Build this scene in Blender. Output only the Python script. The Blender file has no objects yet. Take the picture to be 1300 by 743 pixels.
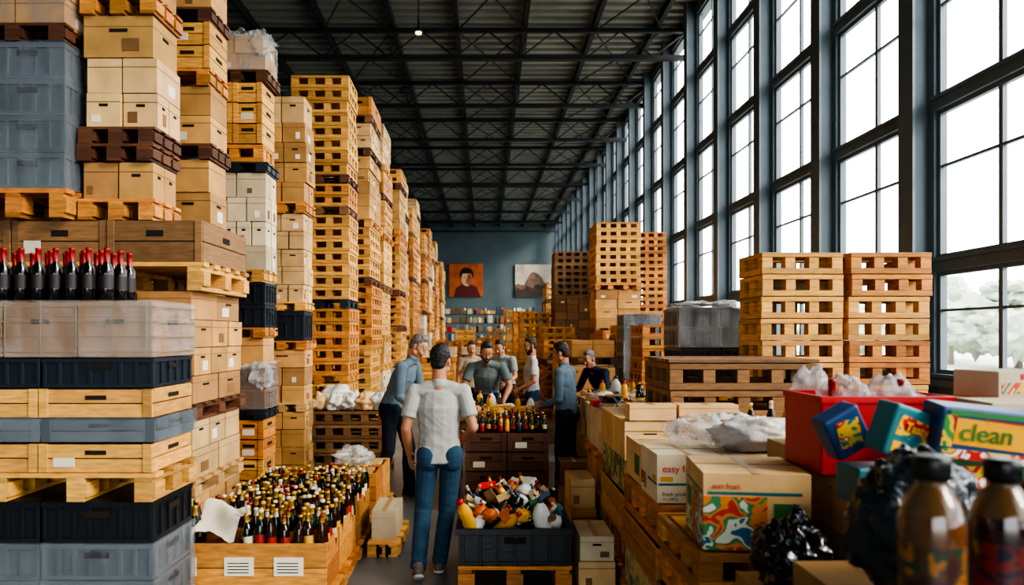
import bpy, math, random
import numpy as np
from mathutils import Vector, Matrix, noise
random.seed(7)
R=random.random
def U(a,b): return a+(b-a)*random.random()
def lin(c):
    o=[]
    for v in c:
        v=v/255.0
        o.append(v/12.92 if v<=.04045 else ((v+.055)/1.055)**2.4)
    return (o[0],o[1],o[2],1)
scene=bpy.context.scene
# ------------------------------------------------------------ materials
MATS={}
def mat(name,col,rough=.6,metal=0,var=0.0,nscale=0,namt=.25,bump=0,bscale=40,stretch=None,hue=0.0,spec=.5,emit=0,trans=0,sheen=0,coat=0):
    if name in MATS: return MATS[name]
    m=bpy.data.materials.new(name); m.use_nodes=True
    nt=m.node_tree; N=nt.nodes; L=nt.links; p=N['Principled BSDF']
    p.inputs['Roughness'].default_value=rough; p.inputs['Metallic'].default_value=metal
    p.inputs['Specular IOR Level'].default_value=spec
    p.inputs['Transmission Weight'].default_value=trans
    p.inputs['Coat Weight'].default_value=coat
    c=lin(col); p.inputs['Base Color'].default_value=c
    tc=N.new('ShaderNodeTexCoord'); mp=N.new('ShaderNodeMapping'); L.new(tc.outputs['Object'],mp.inputs[0])
    if stretch: mp.inputs['Scale'].default_value=stretch
    last=None
    if nscale:
        n=N.new('ShaderNodeTexNoise'); n.inputs['Scale'].default_value=nscale; n.inputs['Detail'].default_value=5
        L.new(mp.outputs[0],n.inputs[0])
        r=N.new('ShaderNodeMapRange'); r.inputs[1].default_value=.3; r.inputs[2].default_value=.7
        r.inputs[3].default_value=1-namt; r.inputs[4].default_value=1+namt*.6
        L.new(n.outputs[0],r.inputs[0]); last=r.outputs[0]
    if var:
        g=N.new('ShaderNodeNewGeometry'); r=N.new('ShaderNodeMapRange'); r.inputs[3].default_value=1-var; r.inputs[4].default_value=1+var*.6
        L.new(g.outputs['Random Per Island'],r.inputs[0])
        if last:
            mu=N.new('ShaderNodeMath'); mu.operation='MULTIPLY'; L.new(last,mu.inputs[0]); L.new(r.outputs[0],mu.inputs[1]); last=mu.outputs[0]
        else: last=r.outputs[0]
    if last:
        h=N.new('ShaderNodeHueSaturation'); h.inputs['Color'].default_value=c; L.new(last,h.inputs['Value'])
        if hue:
            r2=N.new('ShaderNodeMapRange'); r2.inputs[3].default_value=.5-hue; r2.inputs[4].default_value=.5+hue
            m2=N.new('ShaderNodeMath'); m2.operation='MULTIPLY'; m2.inputs[1].default_value=7.31
            m3=N.new('ShaderNodeMath'); m3.operation='FRACT'
            L.new(g.outputs['Random Per Island'],m2.inputs[0]); L.new(m2.outputs[0],m3.inputs[0]); L.new(m3.outputs[0],r2.inputs[0]); L.new(r2.outputs[0],h.inputs['Hue'])
        L.new(h.outputs[0],p.inputs['Base Color'])
    if bump:
        n=N.new('ShaderNodeTexNoise'); n.inputs['Scale'].default_value=bscale; n.inputs['Detail'].default_value=3
        L.new(mp.outputs[0],n.inputs[0]); b=N.new('ShaderNodeBump'); b.inputs['Strength'].default_value=bump; b.inputs['Distance'].default_value=.02
        L.new(n.outputs[0],b.inputs['Height']); L.new(b.outputs[0],p.inputs['Normal'])
    if emit:
        p.inputs['Emission Color'].default_value=c; p.inputs['Emission Strength'].default_value=emit
    MATS[name]=m; return m
def film(name,col,fac,rough=.12,bs=7,stretch=(1,1,.35),bump=.25):
    m=bpy.data.materials.new(name); m.use_nodes=True; nt=m.node_tree; N=nt.nodes; L=nt.links
    p=N['Principled BSDF']; p.inputs['Base Color'].default_value=lin(col); p.inputs['Roughness'].default_value=rough
    out=N['Material Output']; t=N.new('ShaderNodeBsdfTransparent'); mx=N.new('ShaderNodeMixShader')
    tc=N.new('ShaderNodeTexCoord'); mp=N.new('ShaderNodeMapping'); mp.inputs['Scale'].default_value=stretch; L.new(tc.outputs['Object'],mp.inputs[0])
    n=N.new('ShaderNodeTexNoise'); n.inputs['Scale'].default_value=bs; n.inputs['Detail'].default_value=3; n.inputs['Distortion'].default_value=.6
    L.new(mp.outputs[0],n.inputs[0]); r=N.new('ShaderNodeMapRange'); r.inputs[1].default_value=.35; r.inputs[2].default_value=.75
    r.inputs[3].default_value=fac*.5; r.inputs[4].default_value=min(1,fac*1.7); L.new(n.outputs[0],r.inputs[0]); L.new(r.outputs[0],mx.inputs[0])
    b=N.new('ShaderNodeBump'); b.inputs['Strength'].default_value=bump; b.inputs['Distance'].default_value=.03; L.new(n.outputs[0],b.inputs['Height']); L.new(b.outputs[0],p.inputs['Normal'])
    L.new(t.outputs[0],mx.inputs[1]); L.new(p.outputs[0],mx.inputs[2]); L.new(mx.outputs[0],out.inputs[0]); MATS[name]=m; return m
def art(name,cols,scale=5,rough=.4):
    m=bpy.data.materials.new(name); m.use_nodes=True; nt=m.node_tree; N=nt.nodes; L=nt.links; p=N['Principled BSDF']; p.inputs['Roughness'].default_value=rough
    tc=N.new('ShaderNodeTexCoord'); n=N.new('ShaderNodeTexNoise'); n.inputs['Scale'].default_value=scale; n.inputs['Detail'].default_value=1; n.inputs['Distortion'].default_value=1
    L.new(tc.outputs['Object'],n.inputs[0]); cr=N.new('ShaderNodeValToRGB'); cr.color_ramp.interpolation='CONSTANT'
    k=len(cols); e=cr.color_ramp.elements
    while len(e)<k: e.new(.5)
    for i,c in enumerate(cols):
        e[i].position=0 if i==0 else .36+.28*(i-1)/max(1,k-2); e[i].color=lin(c)
    L.new(n.outputs[0],cr.inputs[0]); L.new(cr.outputs[0],p.inputs['Base Color']); MATS[name]=m; return m
wood_o=mat('wood_orange',(196,130,62),.6,var=.42,nscale=9,namt=.35,stretch=(1,1,6),hue=.008)
wood_y=mat('wood_honey',(212,158,82),.6,var=.38,nscale=9,namt=.3,stretch=(1,1,6),hue=.007)
wood_p=mat('wood_pale',(192,154,102),.7,var=.35,nscale=9,namt=.3,stretch=(1,1,6))
wood_d=mat('wood_dark',(98,60,38),.65,var=.4,nscale=9,namt=.3,stretch=(1,1,6))
wood_b=mat('wood_brown',(134,98,62),.65,var=.38,nscale=9,namt=.3,stretch=(1,1,6))
kraft=mat('carton_kraft',(190,144,86),.75,var=.35,nscale=5,namt=.2,hue=.006)
kraft_p=mat('carton_pale',(208,172,120),.75,var=.3,nscale=5,namt=.2,hue=.006)
cwhite=mat('carton_white',(204,188,158),.7,var=.28,nscale=5,namt=.15)
cbrown=mat('carton_brown',(136,98,60),.75,var=.35,nscale=5,namt=.2)
tape=mat('packing_tape',(176,144,98),.3,var=.1)
label=mat('paper_label',(222,214,196),.6,var=.2)
slot=mat('handle_slot',(32,22,14),.9)
black=mat('plastic_black',(24,28,34),.38,var=.25,bump=.1)
navy=mat('plastic_navy',(28,38,50),.4,var=.25)
greyc=mat('plastic_grey_crate',(88,96,103),.4,var=.25,nscale=4,namt=.2)
steel=mat('steel_painted',(94,107,114),.5,nscale=3,namt=.12)
steel_d=mat('steel_dark',(34,39,41),.5,nscale=3,namt=.15)
deck=mat('roof_deck',(140,142,136),.6,nscale=1.2,namt=.2)
wallm=mat('wall_paint',(92,108,114),.8,nscale=.6,namt=.12,bump=.1,bscale=20)
wallr=mat('wall_lower',(120,126,128),.8,nscale=.8,namt=.12)
concrete=mat('concrete_floor',(114,118,120),.33,nscale=1.3,namt=.25,bump=.06,bscale=6)
filmc=film('film_clear',(215,220,225),.2)
filmg=film('film_grey',(140,150,160),.28)
filmb=film('film_bag',(225,228,232),.34,stretch=(1,1,1),bs=9,bump=.6)
strapm=mat('strap_grey',(130,122,106),.5)
bagw=mat('plastic_white_bag',(208,206,202),.3,nscale=6,namt=.2,bump=.6,bscale=10)
bagk=mat('plastic_black_bag',(12,13,16),.2,bump=.8,bscale=9,coat=.4,stretch=(1.4,1.4,.7))
bagg=mat('plastic_grey_bag',(32,39,46),.2,nscale=4,namt=.4,bump=.8,bscale=9,coat=.4,stretch=(1.8,1.8,.5))
glass_g=mat('glass_green',(22,36,18),.08,var=.4,coat=.4)
glass_a=mat('glass_amber',(52,24,10),.08,var=.4,coat=.4)
glass_k=mat('glass_dark',(12,12,14),.08,coat=.4)
foil_g=mat('foil_gold',(200,156,66),.3,.6)
foil_r=mat('foil_red',(140,20,24),.35)
foil_w=mat('foil_white',(205,196,176),.4)
lab_y=mat('label_yellow',(200,156,60),.5,var=.2); lab_r=mat('label_red',(156,34,28),.5,var=.2); lab_w=mat('label_cream',(200,188,160),.55,var=.2); lab_k=mat('label_dark',(40,32,34),.5)
red=mat('plastic_red',(188,26,32),.35); yellow=mat('plastic_yellow',(216,156,30),.3,var=.2); green=mat('print_green',(52,112,62),.45,var=.3)
teal=mat('print_teal',(30,110,120),.4,var=.2); blue=mat('print_blue',(34,68,116),.4,var=.3); orange=mat('print_orange',(208,104,36),.45,var=.2)
white=mat('plastic_white',(220,220,214),.35); silver=mat('tin_silver',(160,162,165),.3,.8,var=.3)
pinkm=mat('print_pink',(160,80,90),.5)
artA=art('print_art_fruit',[(40,104,136),(212,208,194),(66,130,88),(214,132,50),(184,58,44)],11)
artB=art('print_art_wave',[(220,218,206),(50,112,146),(214,176,64),(190,66,52),(214,210,196)],8)
artC=art('print_art_leaf',[(60,96,70),(116,136,90),(196,176,116),(70,92,106)],6)
artP=art('print_art_snack',[(26,84,110),(34,112,108),(216,172,50),(186,46,40),(220,212,186)],13,.3)
artQ=art('print_art_laundry',[(30,66,124),(60,134,70),(216,180,56),(188,42,42),(222,220,210)],12,.3)
PROD=[red,yellow,green,teal,blue,orange,white,silver,lab_w,artA,artB,artC,kraft,cbrown,cwhite,kraft_p,cbrown,wood_b,kraft,black]
# ------------------------------------------------------------ mesh builder
class MB:
    def __init__(s): s.V=[];s.F=[];s.M=[];s.mats=[];s.smooth=[];s.T=None
    def mi(s,m):
        if m not in s.mats: s.mats.append(m)
        return s.mats.index(m)
    def add(s,vs,fs,m,sm=False):
        o=len(s.V)
        if s.T is not None:
            cx,cy,a,dx,dy=s.T; ca,sa=math.cos(a),math.sin(a)
            vs=[(cx+(x-cx)*ca-(y-cy)*sa+dx, cy+(x-cx)*sa+(y-cy)*ca+dy, z) for x,y,z in vs]
        s.V.extend(vs)
        if isinstance(m,list): s.M.extend([s.mi(q) for q in m])
        else: s.M.extend([s.mi(m)]*len(fs))
        s.F.extend([tuple(i+o for i in f) for f in fs]); s.smooth.extend([sm]*len(fs))
    def box(s,x0,x1,y0,y1,z0,z1,m):
        s.add([(x0,y0,z0),(x1,y0,z0),(x1,y1,z0),(x0,y1,z0),(x0,y0,z1),(x1,y0,z1),(x1,y1,z1),(x0,y1,z1)],
              [(0,3,2,1),(4,5,6,7),(0,1,5,4),(1,2,6,5),(2,3,7,6),(3,0,4,7)],m)
    def obox(s,c,size,Rm,m):
        vs=[]
        for dz in(-.5,.5):
            for dx,dy in((-.5,-.5),(.5,-.5),(.5,.5),(-.5,.5)):
                v=Rm@Vector((dx*size[0],dy*size[1],dz*size[2])); vs.append((c[0]+v.x,c[1]+v.y,c[2]+v.z))
        s.add(vs,[(0,3,2,1),(4,5,6,7),(0,1,5,4),(1,2,6,5),(2,3,7,6),(3,0,4,7)],m)
    def beam(s,a,b,w,m,h=None):
        a=Vector(a);b=Vector(b);d=b-a; Rm=d.to_track_quat('Y','Z').to_matrix()
        s.obox((a+b)/2,(w,d.length,h or w),Rm,m)
    def lathe(s,prof,c,n=12,Rm=None,sc=1,mats=None,squash=1):
        vs=[];fs=[];ms=[]
        for r,z,_ in prof:
            for k in range(n):
                a=2*math.pi*k/n; v=Vector((r*math.cos(a)*sc,r*math.sin(a)*sc*squash,z*sc))
                if Rm: v=Rm@v
                vs.append((c[0]+v.x,c[1]+v.y,c[2]+v.z))
        for i in range(len(prof)-1):
            for k in range(n):
                fs.append((i*n+k,i*n+(k+1)%n,(i+1)*n+(k+1)%n,(i+1)*n+k)); ms.append(prof[i][2])
        fs.append(tuple(range(n-1,-1,-1))); ms.append(prof[0][2])
        fs.append(tuple((len(prof)-1)*n+k for k in range(n))); ms.append(prof[-2][2])
        s.add(vs,fs,ms,True)
    def blob(s,c,rad,m,seed=0,amp=.25,fr=2.2,nu=20,nv=14,flat=None,Rm=None,ridge=0):
        vs=[];fs=[]
        for i in range(nv+1):
            ph=math.pi*i/nv
            for k in range(nu):
                a=2*math.pi*k/nu; d=Vector((math.sin(ph)*math.cos(a),math.sin(ph)*math.sin(a),math.cos(ph)))
                q=d*fr+Vector((seed*3.7,seed*1.3,seed)); w=1+amp*(noise.noise(q)+.6*(1-2*abs(noise.noise(q*2.3)))-.3+.35*noise.noise(q*5))
                if ridge: w+=ridge*.6*(.5-abs(noise.noise(Vector((q.x*2.1,q.y*2.1,q.z*.9))))*2.2)
                v=Vector((d.x*rad[0],d.y*rad[1],d.z*rad[2]))*w
                if Rm: v=Rm@v
                z=c[2]+v.z
                if flat is not None: z=max(z,flat)
                vs.append((c[0]+v.x,c[1]+v.y,z))
        for i in range(nv):
            for k in range(nu): fs.append((i*nu+k,(i+1)*nu+k,(i+1)*nu+(k+1)%nu,i*nu+(k+1)%nu))
        s.add(vs,fs,m,True)
    def done(s,name,bevel=0,parent=None,seg=1):
        me=bpy.data.meshes.new(name); me.from_pydata(s.V,[],s.F)
        for m in s.mats: me.materials.append(m)
        me.polygons.foreach_set('material_index',s.M); me.polygons.foreach_set('use_smooth',s.smooth); me.update()
        o=bpy.data.objects.new(name,me); scene.collection.objects.link(o)
        if bevel:
            b=o.modifiers.new('bevel','BEVEL'); b.width=bevel; b.segments=seg; b.limit_method='ANGLE'
        if parent: o.parent=parent
        return o
# ------------------------------------------------------------ stack layers
def carton(b,x0,x1,y0,y1,z0,z1,m,lab=.5,hs=.5):
    g=.005; x0+=g;x1-=g;y0+=g;y1-=g
    b.box(x0,x1,y0,y1,z0,z1-.006,m)
    h=z1-z0;w=x1-x0;d=y1-y0;xc=(x0+x1)/2;yc=(y0+y1)/2;e=.002
    b.box(x0+.0,x1,y0-e,y0,z0+h*.72,z0+h*.745,tape if m is cwhite else cbrown)
    b.box(x1,x1+e,y0,y1,z0+h*.72,z0+h*.745,tape if m is cwhite else cbrown)
    if R()<hs and h>.12:
        b.box(xc-w*.13,xc+w*.13,y0-e*2,y0,z0+h*.6,z0+h*.68,slot); b.box(x1,x1+e*2,yc-d*.12,yc+d*.12,z0+h*.6,z0+h*.68,slot)
    if R()<lab:
        s=x0+w*U(.1,.6); k=U(.16,.3); b.box(s,s+w*k,y0-e*2,y0,z0+h*.15,z0+h*U(.35,.5),label if R()<.6 else cbrown)
    if R()<lab:
        s=y0+d*U(.1,.5); b.box(x1,x1+e*2,s,s+d*.3,z0+h*.15,z0+h*.5,label if R()<.6 else cbrown)
    b.box(xc-.02,xc+.02,y0-e,y1,z1-.006,z1-.004,tape)
def lay_cartons(b,x0,x1,y0,y1,z,h,m,tw=.36,lab=.4,hs=.5):
    rows=max(1,round(h/.22)) ; hh=h/rows
    for r in range(rows):
        q=U(.8,1.3); nx=max(1,round((x1-x0)/(tw*q))); ny=max(1,round((y1-y0)/(tw*q)))
        sh=U(-.014,.014)
        for i in range(nx):
            for j in range(ny):
                a=x0+(x1-x0)*i/nx+sh; c=y0+(y1-y0)*j/ny
                jy=U(0,.02)
                carton(b,a,a+(x1-x0)/nx-U(0,.006),c+jy,c+(y1-y0)/ny,z+r*hh,z+(r+1)*hh,m,lab,hs)
def lay_pallet(b,x0,x1,y0,y1,z,h,m,e=.018):
    x0-=e;x1+=e;y0-=e;y1+=e;t=max(.018,h*.16);n=max(3,int((y1-y0)/.16))
    for i in range(n):
        a=y0+(y1-y0-.1)*i/(n-1); b.box(x0,x1,a,a+.1,z+h-t,z+h,m)
    xs=[x0,(x0+x1)/2-.06,x1-.12] if x1-x0<1.0 else [x0,x0+(x1-x0)/3-.06,x0+2*(x1-x0)/3-.06,x1-.12]
    for a in xs:
        b.box(a,a+.1,y0+.001,y1-.001,z+h-2*t,z+h-t,m)
        b.box(a,a+.1,y0,y1,z,z+t,m)
        for c in(y0,(y0+y1)/2-.06,y1-.12): b.box(a,a+.12,c,c+.12,z+t,z+h-2*t,m)
def lay_slat(b,x0,x1,y0,y1,z,h,m):
    n=max(1,round(h/.17)); hh=h/n
    for r in range(n):
        zz=z+r*hh; e=U(-.012,.012); t=hh*.25
        X0=x0+e;X1=x1+e
        b.box(X0,X1,y0,y0+.03,zz,zz+t,m); b.box(X0,X1,y1-.03,y1,zz,zz+t,m); b.box(X1-.03,X1,y0+.03,y1-.03,zz,zz+t,m); b.box(X0,X0+.03,y0+.03,y1-.03,zz,zz+t,m)
        b.box(X0,X1,y0-.004,y0+.03,zz+hh-t,zz+hh-.008,m); b.box(X0,X1,y1-.03,y1,zz+hh-t,zz+hh-.008,m); b.box(X1-.03,X1+.004,y0+.03,y1-.03,zz+hh-t,zz+hh-.008,m); b.box(X0,X0+.03,y0+.03,y1-.03,zz+hh-t,zz+hh-.008,m)
        k=max(2,round((x1-x0)/.27))
        for i in range(k+1):
            a=X0+(X1-X0-.09)*i/k; b.box(a,a+.09,y0+.004,y0+.1,zz+t,zz+hh-t,m); b.box(a,a+.09,y1-.1,y1-.004,zz+t,zz+hh-t,m)
        k=max(2,round((y1-y0)/.27))
        for i in range(k+1):
            a=y0+(y1-y0-.09)*i/k; b.box(X1-.1,X1-.004,a,a+.09,zz+t,zz+hh-t,m); b.box(X0+.004,X0+.1,a,a+.09,zz+t,zz+hh-t,m)
        b.box(X0+.05,X1-.05,y0+.05,y1-.05,zz+hh-.03,zz+hh-.012,m)
def lay_wood(b,x0,x1,y0,y1,z,h,m,tw=.55):
    nx=max(1,round((x1-x0)/tw)); rows=max(1,round(h/.2)); hh=h/rows
    for r in range(rows):
        for i in range(nx):
            a=x0+(x1-x0)*i/nx+.004;c=x0+(x1-x0)*(i+1)/nx-.004;zz=z+r*hh;j=U(-.006,.006)
            b.box(a+.01,c-.01,y0+.012,y1-.012,zz+.006,zz+hh-.006,slot)
            for q in range(2):
                za=zz+.004+q*(hh-.008)/2; zb=za+(hh-.008)/2-.007
                b.box(a,c,y0+j,y0+.018+j,za,zb,m); b.box(c-.018,c,y0+.02,y1-.02,za,zb,m); b.box(a,a+.018,y0+.02,y1-.02,za,zb,m); b.box(a,c,y1-.018,y1,za,zb,m)
            xc=(a+c)/2; b.box(xc-.06,xc+.06,y0+j-.003,y0+j,zz+hh*.6,zz+hh*.75,slot)
            b.box(a,a+.05,y0+j-.008,y0+j,zz+.004,zz+hh-.006,m); b.box(c-.05,c,y0+j-.008,y0+j,zz+.004,zz+hh-.006,m)
            yc=(y0+y1)/2; b.box(c,c+.003,yc-.07,yc+.07,zz+hh*.6,zz+hh*.75,slot)
            if R()<.5: b.box(a+.08,a+.2,y0+j-.004,y0+j,zz+hh*.2,zz+hh*.5,label)
            b.box(a,c,y0+.02,y1-.02,zz+hh-.012,zz+hh-.006,m)
def lay_plastic(b,x0,x1,y0,y1,z,h,m,tw=.6):
    nx=max(1,round((x1-x0)/tw)); rows=max(1,round(h/.24)); hh=h/rows
    for r in range(rows):
        for i in range(nx):
            a=x0+(x1-x0)*i/nx+.004;c=x0+(x1-x0)*(i+1)/nx-.004;zz=z+r*hh
            b.box(a+.015,c-.015,y0+.015,y1-.015,zz,zz+hh-.004,m)
            b.box(a,c,y0,y1,zz+hh*.84,zz+hh-.006,m); b.box(a+.006,c-.006,y0+.006,y1-.006,zz,zz+hh*.12,m)
            k=max(3,int((c-a)/.09))
            for q in range(k+1):
                xx=a+.006+(c-a-.032)*q/k; b.box(xx,xx+.02,y0+.003,y0+.02,zz+hh*.12,zz+hh*.84,m)
            k=max(3,int((y1-y0)/.09))
            for q in range(k+1):
                yy=y0+.006+(y1-y0-.032)*q/k; b.box(c-.02,c-.003,yy,yy+.02,zz+hh*.12,zz+hh*.84,m); b.box(a+.003,a+.02,yy,yy+.02,zz+hh*.12,zz+hh*.84,m)
            xc=(a+c)/2; b.box(xc-.07,xc+.07,y0-.002,y0+.003,zz+hh*.6,zz+hh*.76,slot)
            yc=(y0+y1)/2; b.box(c-.003,c+.002,yc-.07,yc+.07,zz+hh*.6,zz+hh*.76,slot)
def stack(name,x0,x1,y0,y1,layers,z=0,jit=.012,bevel=0):
    b=MB()
    for L in layers:
        t,h,m=L[:3]; b.T=((x0+x1)/2,(y0+y1)/2,U(-jit,jit)*1.4,U(-jit,jit)*1.3,U(-jit,jit)*.5)
        if t=='P': lay_pallet(b,x0,x1,y0,y1,z,h,m)
        elif t=='C': lay_cartons(b,x0,x1,y0,y1,z,h,m,*(L[3:4] or (.36,)))
        elif t=='S': lay_slat(b,x0,x1,y0,y1,z,h,m)
        elif t=='W': lay_wood(b,x0,x1,y0,y1,z,h,m,*(L[3:4] or (.55,)))
        elif t=='K': lay_plastic(b,x0,x1,y0,y1,z,h,m)
        if len(L)>4: b.box(x0-.012,x1+.012,y0-.012,y1+.012,z+.005,z+h+.004,L[4])
        if len(L)>5:
            b.blob(((x0+x1)/2,(y0+y1)/2,z+h+.01),((x1-x0)*.48,(y1-y0)*.5,.07),L[5],seed=random.randint(0,99),amp=.5,fr=3,nu=36,nv=20,ridge=.2)
            b.blob((x1-.03,y0-.0,z+h-.08),(.12,.04,.12),L[5],seed=random.randint(0,99),amp=.5,fr=3,ridge=.2)
        z+=h
    b.T=None
    o=b.done(name,bevel); return o,z
# ------------------------------------------------------------ camera
cd=bpy.data.cameras.new('camera'); cam=bpy.data.objects.new('camera',cd); scene.collection.objects.link(cam)
cam.location=(0,0,1.8); cam.rotation_euler=(math.pi/2,0,0); cd.sensor_width=36; cd.lens=900/1300*36
cd.shift_x=35/1300; cd.shift_y=53.5/1300; cd.clip_end=400; cd.clip_start=.05
cd.dof.use_dof=True; cd.dof.focus_distance=6.5; cd.dof.aperture_fstop=1.8
scene.camera=cam
# ------------------------------------------------------------ shell
XR=5.5; XL=-8.0; YB=55; YF=-8; ZC=10.36
b=MB(); b.box(XL,XR+.3,YF,YB+.3,-.2,0,concrete); b.done('floor')
b=MB(); b.box(XL-.3,XR+.4,YF-.3,YB+.3,ZC+.09,ZC+.3,deck)
y=YF
while y<YB:
    b.box(XL,XR+.2,y,y+.16,ZC,ZC+.09,deck); y+=.42
b.done('ceiling')
b=MB(); b.box(XL-.3,XR+.3,YB,YB+.3,0,ZC+.09,wallm); b.done('wall_back')
b=MB(); b.box(XL-.3,XL,YF,YB,0,ZC+.09,wallm); b.done('wall_left')
b=MB(); b.box(XL,-4.5,YF-.3,YF,0,ZC,wallm); b.box(3.5,XR,YF-.3,YF,0,ZC,wallm); b.box(-4.5,3.5,YF-.3,YF,4.5,ZC,wallm); b.done('wall_front')  # unseen wall behind camera; opening added and sized to let daylight in
b=MB(); b.box(XR,XR+.3,YF,YB,0,1.2,wallr); b.box(XR,XR+.3,YF,YB,ZC-.25,ZC+.09,steel); b.done('wall_right')
b=MB(); b.box(XR-.12,XR+.02,YF,YB,1.18,1.26,steel); b.done('trim_1')
ys=[8.76+2.4*k for k in range(-6,20)]; ys=[v for v in ys if v<YB-.5]
b=MB()
for yc in ys:
    b.box(XR-.3,XR-.27,yc-.15,yc+.15,0,ZC,steel); b.box(XR-.04,XR+.12,yc-.15,yc+.15,0,ZC,steel); b.box(XR-.27,XR-.04,yc-.03,yc+.03,0,ZC,steel)
b.done('wall_columns')
rails=[1.26,2.65,4.6,6.55,8.5,10.12]
for i,yc in enumerate(ys[:-1]):
    b=MB(); a=yc+.15; c=yc+2.25; x=XR
    for q,zr in enumerate(rails):
        b.box(x-.06,x+.1,a,c,zr-.09,zr+.07,steel)
        b.box(x-.1,x-.06,a,c,zr+.03,zr+.07,steel)
    for q in range(5):
        z0=rails[q]+.07;z1=rails[q+1]-.09
        b.box(x,x+.06,a,a+.06,z0,z1,steel); b.box(x,x+.06,c-.06,c,z0,z1,steel)
        b.box(x,x+.06,a+.06,c-.06,z0,z0+.05,steel); b.box(x,x+.06,a+.06,c-.06,z1-.05,z1,steel)
        m_=(a+c)/2; b.box(x+.005,x+.055,m_-.03,m_+.03,z0+.05,z1-.05,steel)
        zm=z0+(z1-z0)*.62; b.box(x+.01,x+.05,a+.06,m_-.03,zm-.015,zm+.015,steel); b.box(x+.01,x+.05,m_+.03,c-.06,zm-.015,zm+.015,steel)
    b.done('window_%d'%(i+1))
b=MB()
for X in [-6.3,-4.4,-2.5,-.75,1.1,3.0,4.7]:
    b.box(X-.06,X+.06,YF,YB,ZC-.24,ZC,steel_d)
yt=[19.3+4.05*k for k in range(-6,9)]
for y in yt:
    b.box(XL,XR,y-.08,y+.08,9.27,9.39,steel_d); b.box(XL,XR,y-.06,y+.06,ZC-.34,ZC-.22,steel_d)
    x=XL; up=False
    while x<XR-.5:
        z0,z1=(9.36,ZC-.3) if not up else (ZC-.3,9.36)
        b.beam((x,y,z0),(x+.9,y,z1),.035,steel_d); x+=.9; up=not up
for k in range(len(yt)-1):
    for X in [-4.4,-.75,3.0]:
        b.beam((X,yt[k],ZC-.28),(X+1.85,yt[k+1],ZC-.28),.03,steel_d); b.beam((X+1.85,yt[k],ZC-.3),(X,yt[k+1],ZC-.3),.03,steel_d)
    for X in [-2.5,1.1]:
        b.beam((X,yt[k],9.33),(X,(yt[k]+yt[k+1])/2,ZC-.2),.03,steel_d); b.beam((X,yt[k+1],9.33),(X,(yt[k]+yt[k+1])/2,ZC-.2),.03,steel_d)
b.done('roof_trusses')
lampm=mat('lamp_lens',(255,206,136),.3,emit=5)
for k,(lx,ly) in enumerate([(-1.6,17.2),(-1.6,9.2)]):  # second lamp is out of view, added as interior fill light
    b=MB(); b.lathe([(.02,.3,steel_d),(.02,.12,steel_d),(.05,.1,steel_d),(.11,0,steel_d),(.10,-.01,steel_d)],(lx,ly,9.15),14)
    b.lathe([(.07,-.03,lampm),(.08,.0,lampm),(.07,.01,lampm)],(lx,ly,9.13),14); b.box(lx-.012,lx+.012,ly-.012,ly+.012,9.44,ZC-.005,steel_d)
    o=b.done('high_bay_lamp')
    ld=bpy.data.lights.new('bulb','SPOT'); ld.energy=120; ld.color=(1,.8,.55); ld.spot_size=2.2; ld.shadow_soft_size=.08
    lo=bpy.data.objects.new('bulb',ld); scene.collection.objects.link(lo); lo.location=(lx,ly,9.05); lo.parent=o
# ------------------------------------------------------------ posters
def disc(b,cx,cz,rx,rz,y,m,n=24):
    b.add([(cx+rx*math.cos(2*math.pi*k/n),y,cz+rz*math.sin(2*math.pi*k/n)) for k in range(n)]+[(cx,y,cz)],[(k,(k+1)%n,n) for k in range(n)],m)
s_=54.9/900
x0=(570-615)*s_;x1=(613-615)*s_;z1=1.8+(425-335)*s_;z0=1.8+(425-377)*s_
pbg=mat('poster_orange',(206,108,60),.7,nscale=1.2,namt=.35); psk=mat('poster_skin',(240,190,140),.7); phr=mat('poster_dark',(44,28,30),.7); pshr=mat('poster_cloth',(100,34,36),.7); psha=mat('poster_skin_shade',(176,106,72),.7)
b=MB(); b.box(x0,x1,54.88,54.99,z0,z1,pbg); cx=(x0+x1)/2+.05; zc=(z0+z1)/2
b.add([(cx-1.0,54.87,z0),(cx+1.1,54.87,z0),(cx+.8,54.87,z0+.75),(cx+.25,54.87,z0+1.0),(cx-.3,54.87,z0+1.0),(cx-.8,54.87,z0+.7)],[(0,1,2,3,4,5)],pshr)
disc(b,cx,zc+.42,.54,.56,54.865,phr); disc(b,cx+.02,zc+.12,.42,.58,54.86,psk); disc(b,cx+.22,zc+.05,.2,.45,54.855,psha)
disc(b,cx-.17,zc+.2,.07,.035,54.85,phr); disc(b,cx+.17,zc+.2,.07,.035,54.85,phr); disc(b,cx,zc-.02,.05,.1,54.85,psha); disc(b,cx,zc-.2,.13,.035,54.85,pshr)
b.add([(cx-.44,54.85,zc+.52),(cx+.44,54.85,zc+.52),(cx+.4,54.85,zc+.85),(cx-.36,54.85,zc+.88)],[(0,1,2,3)],phr)
b.done('portrait_poster')
x0=(654-615)*s_;x1=(699-615)*s_;z1=1.8+(425-336)*s_
b=MB(); psky=mat('poster_sky',(196,184,166),.7,nscale=1.5,namt=.3); pm1=mat('poster_hill',(120,96,78),.7,nscale=3,namt=.4); pm2=mat('poster_hill_dark',(70,58,50),.7,nscale=3,namt=.4)
b.box(x0,x1,54.88,54.99,z0,z1,psky); w=x1-x0;h=z1-z0
def ridge(f,y,m):
    pts=[(x0,y,z0),(x1,y,z0)]+[(x1-w*k/12,y,z0+h*f(1-k/12)) for k in range(13)]; b.add(pts,[tuple(range(len(pts)))],m)
ridge(lambda t:.35+.45*math.exp(-((t-.55)/.22)**2)+.05*math.sin(t*19),54.87,pm1); ridge(lambda t:.22+.2*t+.06*math.sin(t*23),54.86,pm2)
b.done('landscape_poster')
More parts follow.
